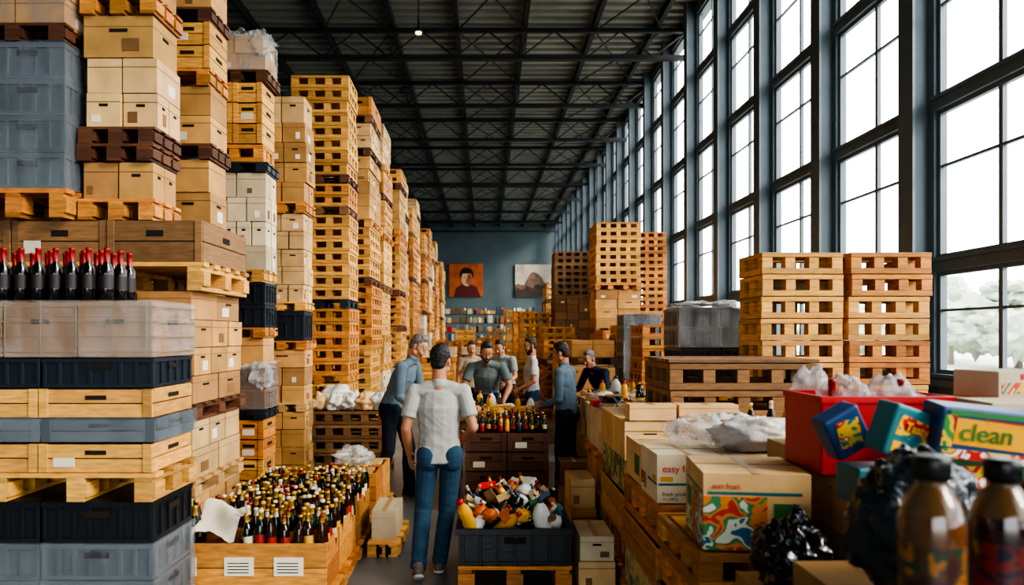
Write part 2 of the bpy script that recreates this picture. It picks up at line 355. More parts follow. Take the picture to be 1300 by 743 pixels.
# ------------------------------------------------------------ left stacks
fs,zt=stack('wrapped_crate_stack',-3.15,-1.86,4.0,4.53,[('K',.62,greyc,.6,filmg),('K',.24,black),('P',.16,wood_y),('W',.17,wood_y),('W',.14,greyc,.6,filmg),('W',.17,wood_y),('K',.17,navy),('C',.32,cbrown,.42,filmc)],jit=.006,bevel=.003)
b=MB()
for k in range(7): b.box(-3.1+k*.2,-3.094+k*.2,3.982,3.986,1.68,1.99,strapm)
for k in range(4): b.box(-3.16,-1.84,3.981,3.986,1.7+k*.085,1.705+k*.085,strapm); b.box(-1.846,-1.841,3.99,4.54,1.7+k*.085,1.705+k*.085,strapm)
b.done('netting',parent=fs)
def bottle(b,c,kind,Rm=None,sc=1,n=12):
    if kind=='wine':
        b.lathe([(.036,0,glass_k),(.037,.07,lab_k),(.037,.15,glass_k),(.036,.19,glass_k),(.016,.225,foil_r),(.0155,.29,foil_r),(.017,.292,foil_r),(.017,.305,foil_r),(.004,.306,foil_r)],c,n,Rm,sc)
    elif kind in('beer_g','beer_a','beer_k'):
        g={'beer_g':glass_g,'beer_a':glass_a,'beer_k':glass_k}[kind]; lb=random.choice([lab_y,lab_r,lab_w,lab_y,g]); nk=random.choice([foil_g,foil_w,g,g,foil_g]); cp=random.choice([foil_g,foil_g,foil_w,foil_r,lab_y])
        b.lathe([(.031,0,g),(.033,.045,lb),(.033,.11,g),(.033,.145,g),(.026,.17,g),(.016,.2,nk),(.0135,.235,cp),(.016,.237,cp),(.016,.25,cp),(.006,.254,cp)],c,n,Rm,sc)
    elif kind=='oil':
        b.lathe([(.04,0,yellow),(.044,.02,yellow),(.044,.1,lab_y),(.038,.13,yellow),(.044,.16,yellow),(.035,.21,yellow),(.016,.24,red),(.018,.242,red),(.018,.27,red),(.004,.271,red)],c,n,Rm,sc)
    elif kind=='jug':
        b.lathe([(.06,0,white),(.066,.02,white),(.066,.15,white),(.05,.2,white),(.022,.24,white),(.02,.25,blue),(.024,.252,blue),(.024,.28,blue),(.005,.281,blue)],c,n,Rm,sc)
    elif kind=='can':
        m=random.choice([red,silver,blue,green,orange]); b.lathe([(.028,0,silver),(.033,.008,m),(.033,.11,silver),(.027,.12,silver),(.005,.119,silver)],c,n,Rm,sc)
b=MB()
for i in range(10):
    for j in range(3):
        if R()<.93: bottle(b,(-3.08+i*.1+U(-.006,.006),4.1+j*.13+U(-.008,.008),zt+.006),'wine')
b.done('wine_bottles')
base,zb=stack('carton_stack',-4.0,-2.04,4.98,5.95,[('P',.14,wood_o),('C',.5,kraft),('P',.13,wood_p),('C',.42,kraft_p),('P',.12,wood_d),('C',.8,kraft,.33)],jit=.004,bevel=.003)
_,zb2=stack('boxed_goods_pallet',-4.0,-1.98,4.98,5.9,[('P',.2,wood_y),('W',.3,wood_b,.7)],z=zb,jit=.002,bevel=.003)
stack('shrink_wrapped_crates',-3.95,-2.9,4.9,5.85,[('P',.2,wood_o),('K',1.02,greyc,.6,filmg),('P',.12,wood_d),('C',.4,kraft,.4,filmg,filmb)],z=zb2,jit=.003,bevel=.003)
stack('carton_tower',-2.85,-2.34,5.02,5.42,[('P',.15,wood_o),('C',.27,kraft,.27),('P',.12,wood_d),('P',.12,wood_d),('C',.5,kraft_p,.27),('C',.3,kraft,.4),('P',.14,wood_o),('C',.35,kraft,.27)],z=zb2,jit=.01,bevel=.003)
stack('carton_tower',-3.12,-2.33,6.02,6.42,[('P',.14,wood_o),('C',.5,kraft,.4),('P',.12,wood_y),('C',.8,kraft_p,.4),('P',.12,wood_b),('C',.5,kraft_p,.4),('P',.12,wood_o),('P',.12,wood_d),('W',.2,wood_d,.4,filmc,filmb),('P',.12,navy),('C',.55,kraft,.4),('P',.13,wood_d),('C',.5,kraft,.4),('P',.14,wood_o),('W',.4,wood_y,.4),('P',.12,wood_d),('C',.3,kraft,.4)],jit=.016,bevel=.003)
stack('crate_tower',-2.8,-2.2,7.1,7.5,[('P',.13,wood_o),('W',.42,wood_y,.32),('W',.4,wood_o,.32),('P',.1,navy),('K',.42,cbrown,.6,filmg,filmb),('C',.3,kraft,.3),('P',.1,wood_o),('K',.46,navy),('P',.12,wood_y),('C',.98,cwhite,.2),('P',.1,navy),('S',.18,wood_o),('W',.62,wood_y,.32),('P',.12,wood_d),('C',.35,kraft,.3,filmc,filmb)],jit=.015,bevel=.002)
stack('carton_tower',-2.55,-2.02,8.0,8.4,[('P',.13,wood_o),('C',.8,kraft,.28),('P',.1,wood_p),('C',.6,kraft,.28),('P',.1,wood_o),('K',.34,navy),('P',.1,wood_y),('C',1.0,kraft_p,.2),('P',.13,wood_o),('C',.9,kraft,.28),('C',.3,kraft_p,.28)],jit=.015,bevel=.002)
stack('slatted_crate_tower',-2.62,-1.84,9.6,10.3,[('P',.14,wood_d),('S',1.0,wood_y),('P',.12,wood_o),('S',.9,wood_o),('P',.12,navy),('S',1.15,wood_y),('P',.12,wood_b),('S',.3,wood_o),('P',.12,wood_d),('S',.5,wood_y),('S',.85,wood_y)],jit=.014)
def randstack(x0,x1,y0,y1,top,z=0,name='pallet_stack'):
    ls=[];h=0
    while h<top-z-.25:
        ls.append(('P',.13,random.choice([wood_o,wood_d,wood_y,wood_b,wood_d])));h+=.13
        t=random.choice(['S','S','C','C','W']); k=random.choice([.4,.6,.8,1.0]); k=min(k,max(.2,top-z-h))
        m=random.choice([wood_y,wood_o]) if t in 'SW' else random.choice([kraft,kraft_p,kraft,cwhite])
        ls.append((t,k,m));h+=k
    return stack(name,x0,x1,y0,y1,ls,z=z,jit=.016)
yy=11.3; tops=[5.6,5.65,5.2,5.4,5.0,5.6,4.9,5.3,4.8,5.2,4.6,5.0,4.7]
for k,t in enumerate(tops):
    randstack(-2.65,-1.78+U(-.06,.06),yy,yy+1.1,t); yy+=1.6
for k in range(10):
    y0=6.6+k*2.4; randstack(-4.4,-3.35,y0,y0+1.2,U(3.2,4.4))
_,z=stack('pallet_pile',-2.2,-1.22,8.75,9.4,[('S',.86,wood_b)],jit=.01)
b=MB()
for k in range(10): b.blob((-2.07+(k%5)*.19,8.9+(k//5)*.28,z+.08),(.13,.15,.12),bagw if k%3 else kraft_p,seed=k,amp=.35,flat=z+.002,ridge=.25,nu=26,nv=18)
b.blob((-1.9,9.1,z+.2),(.2,.18,.1),bagw,seed=21,amp=.35,ridge=.2); b.done('white_bagged_goods')
# ------------------------------------------------------------ bottle crate foreground
def opencrate(b,x0,x1,y0,y1,z0,z1,m,t=.02,boards=2):
    h=(z1-z0)/boards
    for q in range(boards):
        a=z0+q*h+.003;c=z0+(q+1)*h-.004
        b.box(x0,x1,y0,y0+t,a,c,m);b.box(x0,x1,y1-t,y1,a,c,m);b.box(x0,x0+t,y0+t,y1-t,a,c,m);b.box(x1-t,x1,y0+t,y1-t,a,c,m)
    b.box(x0+t,x1-t,y0+t,y1-t,z0,z0+.02,m)
    for xx in(x0+t,x1-t-.03):
        for yy in(y0+t,y1-t-.03): b.box(xx,xx+.03,yy,yy+.03,z0,z1-.01,m)
b=MB(); lay_pallet(b,-2.15,-1.0,4.59,4.93,0,.13,wood_o); lay_pallet(b,-1.95,-1.0,5.0,6.3,0,.13,wood_o)
opencrate(b,-2.17,-1.02,4.58,4.95,.13,.45,wood_o); opencrate(b,-1.96,-1.02,4.97,5.62,.13,.45,wood_o); opencrate(b,-1.96,-1.02,5.64,6.3,.13,.45,wood_o)
for (q0,q1,q2,q3) in((-2.14,-1.05,4.61,4.92),(-1.93,-1.05,5.0,5.59),(-1.93,-1.05,5.67,6.27)): b.box(q0,q1,q2,q3,.15,.355,cbrown)
for xx in(-2.05,-1.68,-1.36):
    b.box(xx,xx+.19,4.574,4.58,.24,.36,label)
    for q in range(4): b.box(xx+.02,xx+.16,4.572,4.574,.26+q*.02,.266+q*.02,slot)
b.done('wooden_bottle_crates',.003)
b=MB()
for i in range(14):
    for j in range(22):
        x=-2.11+i*.081+U(-.01,.01); y=4.64+j*.077+U(-.01,.01)
        if abs(y-4.96)<.05 or abs(y-5.63)<.05: continue
        if y>4.9 and x<-1.91: continue
        if x<-1.62 and x>-1.93 and y<5.0: continue
        bottle(b,(x,y,.36+U(0,.03)),random.choice(['beer_g','beer_a','beer_k','beer_a']),Matrix.Rotation(U(-.08,.08),3,'X')@Matrix.Rotation(U(-.08,.08),3,'Y'),sc=U(.95,1.2),n=10)
b.done('beer_bottles')
b=MB(); n=10; vs=[];fs=[]
for i in range(n+1):
    for j in range(n+1):
        u=i/n;v=j/n; vs.append((-1.93+.30*u,4.64+.26*v+.03*math.sin(u*5),.48+.15*v+.03*math.sin(v*7+u*5)+.02*noise.noise(Vector((u*5,v*5,0)))))
for i in range(n):
    for j in range(n): a=i*(n+1)+j; fs.append((a,a+n+1,a+n+2,a+1))
b.add(vs,fs,label,True); b.done('paper_sheet')
b=MB(); lay_pallet(b,-1.5,-.98,6.55,7.5,0,.13,wood_y); opencrate(b,-1.5,-1.0,6.55,7.0,.13,.52,wood_o,boards=3); opencrate(b,-1.5,-1.0,7.05,7.5,.13,.5,wood_y,boards=3); lay_cartons(b,-1.45,-1.05,6.6,6.95,.15,.36,kraft); lay_cartons(b,-1.45,-1.05,7.1,7.45,.15,.36,kraft_p)
b.done('wooden_crates',.003)
b=MB(); b.blob((-1.3,7.1,.57),(.18,.22,.1),filmb,seed=4,amp=.6,flat=.52,nu=36,nv=22,ridge=.3); b.done('crumpled_bag')
b=MB(); lay_pallet(b,-.93,-.7,5.75,6.4,0,.12,wood_y); carton(b,-.93,-.72,5.8,6.3,.12,.36,cwhite); b.done('small_carton_pallet',.003)
# ------------------------------------------------------------ centre black bin
b=MB(); lay_pallet(b,-.17,.6,5.0,5.75,0,.17,wood_o); b.done('pallet',.003)
b=MB(); x0,x1,y0,y1=-.18,.61,4.99,5.76
m=black
b.box(x0,x1,y0,y1,.172,.2,m)
for (a,c,d,e) in((x0,x1,y0,y0+.025),(x0,x1,y1-.025,y1),(x0,x0+.025,y0+.025,y1-.025),(x1-.025,x1,y0+.025,y1-.025)): b.box(a,c,d,e,.2,.43,m)
b.box(x0-.02,x1+.02,y0-.02,y0+.01,.39,.435,m); b.box(x0-.02,x1+.02,y1-.01,y1+.02,.39,.435,m); b.box(x0-.02,x0+.01,y0+.01,y1-.01,.39,.435,m); b.box(x1-.01,x1+.02,y0+.01,y1-.01,.39,.435,m)
for q in range(7):
    xx=x0+.02+q*(x1-x0-.06)/6; b.box(xx,xx+.02,y0-.012,y0,.18,.39,m)
b.box(.14,.29,y0-.014,y0-.002,.33,.37,slot); b.done('black_plastic_bin',.003)
def rrot(tilt=1.2):
    return Matrix.Rotation(U(0,6.28),3,'Z')@Matrix.Rotation(U(.2,tilt),3,'X')@Matrix.Rotation(U(0,6.28),3,'Z')
b=MB()
b.box(-.15,.58,5.02,5.73,.205,.36,cbrown)
b.blob((.215,5.4,.36),(.3,.28,.2),bagk,seed=3,amp=.1,flat=.21)
kinds=['beer_k','beer_a','beer_k','can','beer_g','wine','can','box','box','bag','wine','beer_a','oil','jug','box']
for gi in range(9):
    for gj in range(8):
        x=-.1+gi*.078+U(-.025,.025);y=5.08+gj*.085+U(-.03,.03)
        e=max(0,(1-((x-.21)/.42)**2)*(1-((y-5.42)/.46)**2)); hgt=.38+.2*e
        kd=random.choice(kinds); c=(x,y,hgt)
        az=U(0,6.28); tl=U(.2,.9)*(1 if R()<.6 else 1.6)
        Rm=Matrix.Rotation(az,3,'Z')@Matrix.Rotation(tl,3,'X')
        if kd in('beer_k','beer_a','beer_g','wine','oil','jug','can'):
            L_={'wine':.3,'oil':.27,'jug':.28,'can':.12}.get(kd,.25)*.8; v=Rm@Vector((0,0,-L_*.45)); c=(min(max(x+v.x,-.1),.53),min(max(y+v.y,5.07),5.69),max(.24,hgt+.03+v.z))
            bottle(b,c,kd,Rm,sc={'jug':.65,'oil':.7,'wine':.8}.get(kd,.85),n=12)
        elif kd=='box': b.obox((x,y,hgt+.06),(U(.06,.13),U(.05,.09),U(.03,.06)),rrot(),random.choice(PROD))
        else: b.blob((x,y,hgt+.05),(.06,.055,.045),random.choice([yellow,red,bagw,bagk,orange]),seed=gi*9+gj,amp=.4,nu=16,nv=10,ridge=.2)
bottle(b,(.42,5.1,.38),'jug',Matrix.Rotation(.25,3,'X')@Matrix.Rotation(-.1,3,'Y'),sc=.95,n=18)
bottle(b,(-.07,5.1,.36),'oil',Matrix.Rotation(.35,3,'X')@Matrix.Rotation(-.35,3,'Y'),sc=1.15,n=18); bottle(b,(.08,5.12,.37),'oil',Matrix.Rotation(.6,3,'X')@Matrix.Rotation(.7,3,'Y'),sc=1.0,n=18)
b.obox((.02,5.45,.62),(.18,.12,.05),rrot(.5),red); b.obox((.3,5.5,.64),(.2,.14,.04),rrot(.5),white)
b.done('assorted_goods')
# ------------------------------------------------------------ centre table with bottles and goods
b=MB(); lay_wood(b,-.2,.66,7.25,8.0,.0,.8,wood_d,.45); b.done('crate_counter',.003)
b=MB()
for i in range(13):
    for j in range(7):
        kd=random.choice(['beer_g','beer_a','beer_k','beer_a','can','oil','wine','beer_k'])
        bottle(b,(-.15+i*.064,7.3+j*.1,.801),kd,sc=U(.6,.75) if kd!='oil' else .55,n=10)
b.done('counter_bottles')
b=MB(); b.box(-.35,.64,8.05,9.0,.82,.87,wood_b)
for xx in(-.33,.56):
    for yy_ in(8.08,8.92-.06): b.box(xx,xx+.06,yy_,yy_+.06,0,.82,wood_b)
b.box(-.33,.62,8.08,8.1,.72,.82,wood_b); b.box(-.33,.62,8.96,8.98,.72,.82,wood_b); b.done('sorting_table',.003)
def goods(b,x0,x1,y0,y1,z,n,mx=.14):
    for k in range(n):
        x=U(x0,x1);y=U(y0,y1);t=R(); s=U(.6,1)*mx
        if t<.6: h=s*U(.3,.8); b.obox((x,y,z+h/2),(s*1.3,s,h),Matrix.Rotation(U(0,3),3,'Z'),random.choice(PROD))
        elif t<.75: b.blob((x,y,z+s*.3),(s*.8,s*.6,s*.45),random.choice([bagw,filmb,yellow,bagk,bagw]),seed=k,amp=.35,nu=18,nv=12,flat=z,ridge=.2)
        else: bottle(b,(x,y,z),random.choice(['beer_g','can','oil','jug','beer_a','can']),sc=U(.7,.95),n=8)
b=MB(); goods(b,-.28,.57,8.15,8.7,.872,40,.13)
for k in range(6): b.blob((-.1+k*.12,8.2+.08*(k%2),.92),(.09,.08,.05),random.choice([yellow,foil_g,kraft]),seed=k+40,amp=.3,flat=.872,nu=16,nv=10,ridge=.2)
b.done('table_goods')
# ------------------------------------------------------------ right side rows
def rs(*a,**k): return stack(*a,**k)
_,z1=rs('goods_stack',1.0,1.75,5.0,6.05,[('P',.13,wood_o),('S',.22,wood_o),('W',.3,wood_y),('C',.26,artC,.36),('C',.28,kraft_p,.36)],bevel=.003)
_,z7=rs('goods_stack',1.82,2.6,5.0,6.05,[('P',.13,wood_o),('W',.5,wood_o),('C',.54,kraft,.36)],bevel=.003)
_,z2=rs('goods_stack',1.04,1.72,6.2,7.2,[('P',.13,wood_o),('C',.52,kraft,.3),('P',.1,wood_o),('C',.38,cwhite,.3)],bevel=.003)
_,z3=rs('goods_stack',1.14,1.85,7.42,8.4,[('P',.13,wood_b),('C',.5,kraft,.3),('C',.45,kraft_p,.3)],bevel=.003)
_,z4=rs('goods_stack',.95,1.5,3.9,4.85,[('P',.13,wood_o),('C',.26,artC,.3),('W',.24,wood_o),('S',.24,wood_o)],bevel=.003)
_,z6=rs('goods_stack',1.56,2.3,3.9,4.85,[('P',.13,wood_o),('C',.5,kraft,.36),('C',.5,kraft_p,.36)],bevel=.003)
_,z5=rs('crate_stack',.9,1.42,3.0,3.7,[('P',.13,wood_d),('W',.4,wood_b,.5),('S',.35,wood_o)],bevel=.003)
rs('goods_stack',2.4,3.2,3.6,4.85,[('P',.13,wood_o),('C',.6,kraft,.36),('C',.45,cwhite,.3)],bevel=.003)
rs('goods_stack',3.3,5.0,3.9,5.0,[('P',.13,wood_o),('C',.6,kraft,.36),('C',.45,kraft_p,.4)],bevel=.003)
rs('goods_stack',2.7,3.8,5.1,6.1,[('P',.13,wood_o),('C',.6,kraft,.36),('C',.5,kraft_p,.4)])
rs('goods_stack',3.95,5.0,5.2,6.2,[('P',.13,wood_o),('C',.6,kraft,.36),('C',.4,kraft_p,.4)])
def printed(name,x0,x1,y0,y1,z0,z1,base,txt,panels,rz=0):
    cx,cy=(x0+x1)/2,(y0+y1)/2
    b=MB(); b.T=(cx,cy,rz,0,0); b.box(x0,x1,y0,y1,z0,z1,base); h=z1-z0;w=x1-x0;d=y1-y0
    for (u0,u1,v0,v1,m) in panels:
        b.box(x0+w*u0,x0+w*u1,y0-.002,y0,z0+h*v0,z0+h*v1,m); b.box(x0-.002,x0,y0+d*u0,y0+d*u1,z0+h*v0,z0+h*v1,m)
    b.box(x0+w*.46,x0+w*.54,y0-.003,y1,z1,z1+.002,tape); b.box(x0,x1,cy-.002,cy+.002,z1,z1+.0015,slot)
    o=b.done(name,.003)
    for (t,u,v,s,m) in txt:
        cu=bpy.data.curves.new('lettering','FONT'); cu.body=t; cu.size=s; cu.extrude=.0005; cu.materials.append(m)
        to=bpy.data.objects.new('lettering',cu); scene.collection.objects.link(to)
        q=Vector((x0+w*u-cx,y0-.004-cy,0)); q.rotate(Matrix.Rotation(rz,3,'Z')); to.location=(cx+q.x,cy+q.y,z0+h*v); to.rotation_euler=(math.pi/2,0,rz); to.parent=o
    return o
printed('printed_carton',.95,1.3,3.9,4.3,z4+.002,z4+.27,cwhite,[('easy farm',.08,.64,.055,red),('fresh produce',.08,.15,.03,slot),('12 x 500 g',.08,.06,.02,slot)],[(.66,.96,.1,.45,artA),(.02,.55,.36,.41,teal),(.05,.25,.44,.54,yellow)])
printed('printed_carton',1.31,1.62,3.9,4.3,z4+.002,z4+.27,cwhite,[('juice',.1,.6,.06,orange)],[(.4,.9,.08,.4,artA)])
printed('printed_carton',.96,1.49,4.35,4.8,z4+.002,z4+.25,kraft_p,[],[(.1,.4,.2,.7,green)])
o=printed('fruit_carton',.96,1.4,3.0,3.45,z5+.003,z5+.33,kraft_p,[('sun fruit',.08,.8,.035,red),('garden mix',.5,.1,.04,teal)],[(0,.6,.0,.7,artA),(.6,1,.0,.3,artA),(.04,.92,.72,.76,teal),(.66,.9,.34,.62,green)],rz=-.12)
b=MB()
b.blob((1.55,4.02,z4+.36),(.25,.16,.10),bagw,seed=5,amp=.18,fr=3,nu=44,nv=28,flat=z4+.275,ridge=.12)
b.blob((1.3,4.3,z4+.34),(.2,.18,.1),filmb,seed=15,amp=.3,fr=3,flat=z4+.275,nu=36,nv=22,ridge=.2); b.done('white_plastic_package')
b=MB(); b.blob((1.92,4.05,z6+.13),(.11,.12,.13),filmb,seed=6,amp=.3,flat=z6+.003,ridge=.2); b.blob((2.15,4.05,z6+.1),(.11,.12,.14),cbrown,seed=16,amp=.25,flat=z6+.003); b.done('snack_bags')
b=MB(); b.blob((1.66,3.62,1.38),(.09,.07,.13),orange,seed=6,amp=.2,ridge=.15,flat=1.251); b.blob((1.66,3.6,1.5),(.09,.07,.12),filmb,seed=7,amp=.4,ridge=.3,nu=30,nv=20); b.box(1.5,1.78,3.5,3.76,0,1.25,kraft_p); b.done('snack_bag_on_box')
b=MB(); goods(b,1.08,1.65,6.3,7.0,z2,26,.16); goods(b,1.18,1.8,7.5,8.3,z3,30,.16)
for k in range(5): carton(b,1.05+.13*k,1.05+.13*k+.12,6.25,6.5,z2,z2+U(.05,.12),random.choice([kraft_p,cwhite,green]))
b.done('packaged_goods')
for (x0,x1,y0) in((1.02,1.36,5.0),(1.37,1.8,5.0)):
    b=MB(); carton(b,x0,x1,y0,y0+.17,z1+.002,z1+.12,kraft_p); b.done('carton_box',.002)
b=MB(); X0,X1,Y0,Y1=1.36,2.45,5.2,6.0; zz=z1+.003
b.box(X0+.03,X1-.03,Y0+.03,Y1-.03,zz,zz+.03,wood_b)
lay_slat(b,X0,X1,Y0,Y1,zz,.4,wood_b)
for k in range(6): b.box(X0-.01,X1+.01,Y0+k*.137,Y0+k*.137+.11,zz+.4,zz+.425,wood_b)
b.done('slatted_pallet_box',.003)
rs('pallet_stack',2.5,3.24,6.4,6.95,[('P',.15,wood_d)]+[('S',.4,wood_y),('S',.4,wood_y)]*3,jit=.012,bevel=.003)
rs('pallet_stack',3.3,4.03,6.4,6.95,[('P',.15,wood_d)]+[('S',.4,wood_y),('S',.4,wood_o)]*3,jit=.012,bevel=.003)
rs('wrapped_black_crates',2.2,3.15,8.0,8.7,[('P',.13,wood_b),('C',.9,kraft,.36),('P',.12,wood_o),('K',.5,black),('K',.46,black,.6,filmc,filmb)],jit=.006,bevel=.002)
rs('crate_stack',2.15,2.75,9.7,10.5,[('P',.14,wood_d),('S',1.8,wood_o)])
rs('wrapped_dark_crates',2.3,2.9,11.6,12.3,[('P',.14,wood_d),('C',.9,cbrown),('K',1.1,navy,.6,filmc)])
rs('carton_stack',3.0,3.9,9.7,10.6,[('P',.14,wood_d),('C',1.1,kraft),('P',.12,wood_o),('C',.5,kraft_p)])
rs('carton_stack',1.92,2.12,8.0,8.8,[('C',1.1,kraft)])
randstack(2.45,3.5,14.6,15.7,1.9)
rs('pallet_stack',2.5,3.5,15.9,16.9,[('P',.14,wood_d),('C',1.7,kraft),('P',.12,wood_b),('C',.85,kraft,.5),('P',.12,wood_o),('S',1.4,wood_y)])
rs('pallet_stack',3.7,4.7,18.2,19.2,[('P',.14,wood_d),('C',1.7,kraft),('S',2.6,wood_o)])
rs('pallet_stack',1.95,2.95,19.6,20.6,[('P',.14,wood_d),('C',1.3,cbrown),('P',.12,wood_o),('C',1.3,cbrown),('S',1.25,wood_b)])
rs('pallet_stack',3.05,3.9,21,22,[('P',.14,wood_d),('C',1.3,cbrown),('P',.12,wood_o),('S',2.7,wood_d)])
rs('pallet_stack',1.0,1.85,20.2,21.2,[('P',.14,wood_d),('C',1.2,kraft),('S',1.1,wood_y)])
for (x0,y0,t) in((1.6,12.9,1.7),(1.5,14.6,1.5),(1.3,15.6,1.7),(1.45,17.4,2.0),(2.5,13.2,1.95),(1.0,24,2.6),(2.2,25,3.6),(3.4,27,4.2),(.9,30,2.8),(2.6,31,3.9),(3.3,12.2,2.2),(1.35,11.6,1.3),(3.9,13.5,2.0)):
    randstack(x0,x0+.78,y0,y0+.9,t,name='goods_pallet')
for (x0,y0,t) in((-1.5,17,1.5),(-.6,19,1.4),(.3,18,1.35),(-1.5,22,1.6),(-.3,24,1.7),(-1.2,29,2.0),(.1,33,2.1)):
    randstack(x0,x0+.8,y0,y0+.9,t,name='goods_pallet')
b=MB(); carton(b,.74,.97,6.1,6.6,0,.3,kraft); carton(b,.74,.96,6.12,6.58,.3,.55,kraft_p); b.done('carton_pair',.003)
b=MB(); carton(b,.66,.93,5.0,5.5,0,.2,kraft_p); carton(b,.67,.92,5.0,5.45,.2,.38,cwhite); b.done('carton_pair',.003)
b=MB(); carton(b,.75,1.08,7.25,7.6,0,.25,kraft); carton(b,.77,1.08,7.27,7.6,.25,.5,cbrown); b.done('carton_pair',.003)
b=MB(); lay_cartons(b,1.15,2.0,9.0,9.6,0,.9,kraft); b.done('carton_counter'); b=MB(); goods(b,1.2,1.95,9.1,9.5,.9,24,.16); b.done('packaged_goods')
# ------------------------------------------------------------ right foreground
b=MB(); lay_wood(b,.72,1.2,1.08,1.5,.0,1.27,wood_b); b.done('wooden_crate_stack',.003)
b=MB(); lay_cartons(b,.98,1.75,1.62,2.28,0,1.08,kraft); b.done('carton_stack',.003)
b=MB(); lay_cartons(b,1.02,1.45,2.35,2.9,0,.84,kraft); b.done('carton_stack',.003)
b=MB(); lay_cartons(b,1.5,2.6,2.4,3.4,0,1.2,kraft_p); b.done('carton_stack',.003)
juice=mat('juice_amber',(98,58,24),.06,nscale=9,namt=.5,coat=.8); juice2=mat('juice_cola',(40,14,10),.06,nscale=9,namt=.4,coat=.8)
clearp=mat('bottle_neck_plastic',(92,66,36),.06,coat=.8)
artJ=art('label_art_juice',[(60,24,20),(80,44,22),(36,56,36),(150,96,30),(110,40,26)],22); artJ2=art('label_art_cola',[(90,20,20),(24,30,44),(110,30,24),(70,16,18),(150,120,50)],22)
capk=mat('cap_black',(10,11,13),.3)
def jbottle(c,s,ju,la):
    b=MB()
    b.lathe([(.048,0,ju),(.055,.012,ju),(.056,.03,ju),(.054,.045,la),(.054,.15,ju),(.056,.16,ju),(.056,.18,ju),(.053,.2,clearp),(.046,.222,clearp),(.034,.244,clearp),(.025,.256,clearp),(.025,.262,capk),(.031,.264,capk),(.031,.3,capk),(.028,.306,capk),(.005,.307,capk)],c,40,None,s)
    for k in range(28):
        a=k/28*6.283; b.box(c[0]+.0305*s*math.cos(a)-.0012,c[0]+.0305*s*math.cos(a)+.0012,c[1]+.0305*s*math.sin(a)-.0012,c[1]+.0305*s*math.sin(a)+.0012,c[2]+.266*s,c[2]+.298*s,capk)
    b.done('juice_bottle')
jbottle((.82,1.3,1.272),1.0,juice,artJ); jbottle((.965,1.32,1.272),.97,juice2,artJ2)
def bag(name,c,rad,m,seed,flat,amp=.2,ridge=.1,knot=True):
    b=MB(); b.blob(c,rad,m,seed,amp,1.5,72,52,flat,ridge=ridge)
    if knot: b.blob((c[0]+.02,c[1],c[2]+rad[2]*.98),(.035,.03,.05),m,seed+3,.4,2,20,14,ridge=.3)
    b.done(name)
bag('grey_plastic_bag',(1.17,1.92,1.28),(.18,.15,.2),bagg,2,1.085,.16,.12,False)
bag('dark_plastic_bag',(1.51,1.9,1.25),(.17,.15,.17),bagg,5,1.085,.16,.12,False)
bag('black_plastic_bag',(1.14,2.62,.97),(.13,.13,.14),bagk,9,.845,.24,.2)
b=MB(); x0,x1,y0,y1=1.42,1.98,2.98,3.35; z0=1.202;z1r=1.54
for a in((x0,x1,y0,y0+.012),(x0,x1,y1-.012,y1),(x0,x0+.012,y0+.012,y1-.012),(x1-.012,x1,y0+.012,y1-.012)): b.box(*a,z0,z1r,red)
b.box(x0,x1,y0,y1,z0,z0+.01,red); b.box(x0-.01,x1+.01,y0-.01,y0,z1r-.03,z1r,red); b.box(x0-.01,x0,y0,y1,z1r-.03,z1r,red); b.done('red_crate',.002)
b=MB(); b.blob((1.6,3.15,1.49),(.12,.12,.12),filmb,3,.3,ridge=.25,nu=30,nv=20); b.blob((1.8,3.15,1.49),(.12,.12,.12),filmb,4,.3,ridge=.25,nu=30,nv=20); b.blob((1.7,3.18,1.4),(.15,.1,.12),red,4,.3,ridge=.2)
for k in range(2): bottle(b,(1.52+k*.3,3.1,1.3),'wine',sc=1.0)
b.done('bagged_goods')
def pack(name,c,size,rot,base,strips,bev=.02):
    b=MB(); Rm=Matrix.Rotation(rot[2],3,'Z')@Matrix.Rotation(rot[1],3,'Y')@Matrix.Rotation(rot[0],3,'X')
    b.obox(c,size,Rm,base); o=b.done(name,bev,seg=3)
    b=MB()
    for (u,v,w,h,m,sh) in strips:
        q=Vector(c)+Rm@Vector((u*size[0],-size[1]/2-.001,v*size[2])); Rs=Rm@Matrix.Rotation(sh,3,'Y')
        b.obox(q,(w*size[0],.003,h*size[2]),Rs,m)
    if strips: b.done('print',parent=o)
    return o
def pack_text(o,c,size,rot,t,u,v,s,m):
    Rm=Matrix.Rotation(rot[2],3,'Z')@Matrix.Rotation(rot[1],3,'Y')@Matrix.Rotation(rot[0],3,'X')
    cu=bpy.data.curves.new('lettering','FONT'); cu.body=t; cu.size=s; cu.extrude=.0005; cu.offset=.001; cu.materials.append(m)
    to=bpy.data.objects.new('lettering',cu); scene.collection.objects.link(to); to.parent=o
    to.matrix_world=Matrix.Translation(Vector(c)+Rm@Vector((u*size[0],-size[1]/2-.005,v*size[2])))@(Rm@Matrix.Rotation(math.pi/2,3,'X')).to_4x4()
a=((1.49,2.5,1.45),(.24,.1,.18),(.1,.3,.25)); o=pack('snack_pack',*a,teal,[(-.05,.08,.7,.4,artP,.1),(-.05,.1,.5,.2,red,.1),(.3,-.28,.24,.26,artA,0),(-.3,-.3,.2,.2,yellow,0)],.012); pack_text(o,*a,'Tasty',-.28,.04,.045,yellow)
pack('snack_pack',(1.34,2.66,1.44),(.15,.09,.17),(.1,-.5,.1),blue,[(0,0,.6,.6,artP,.2)],.012)
a=((1.72,2.45,1.46),(.36,.13,.18),(.12,.1,-.06)); o=pack('laundry_pack',*a,blue,[(0,-.38,.9,.18,artQ,0),(-.42,.05,.1,.6,artQ,0),(0,.04,.72,.5,yellow,.03),(.0,.4,.86,.1,green,0),(.1,.26,.4,.1,red,.03)],.012); pack_text(o,*a,'clean',-.32,-.1,.085,green)
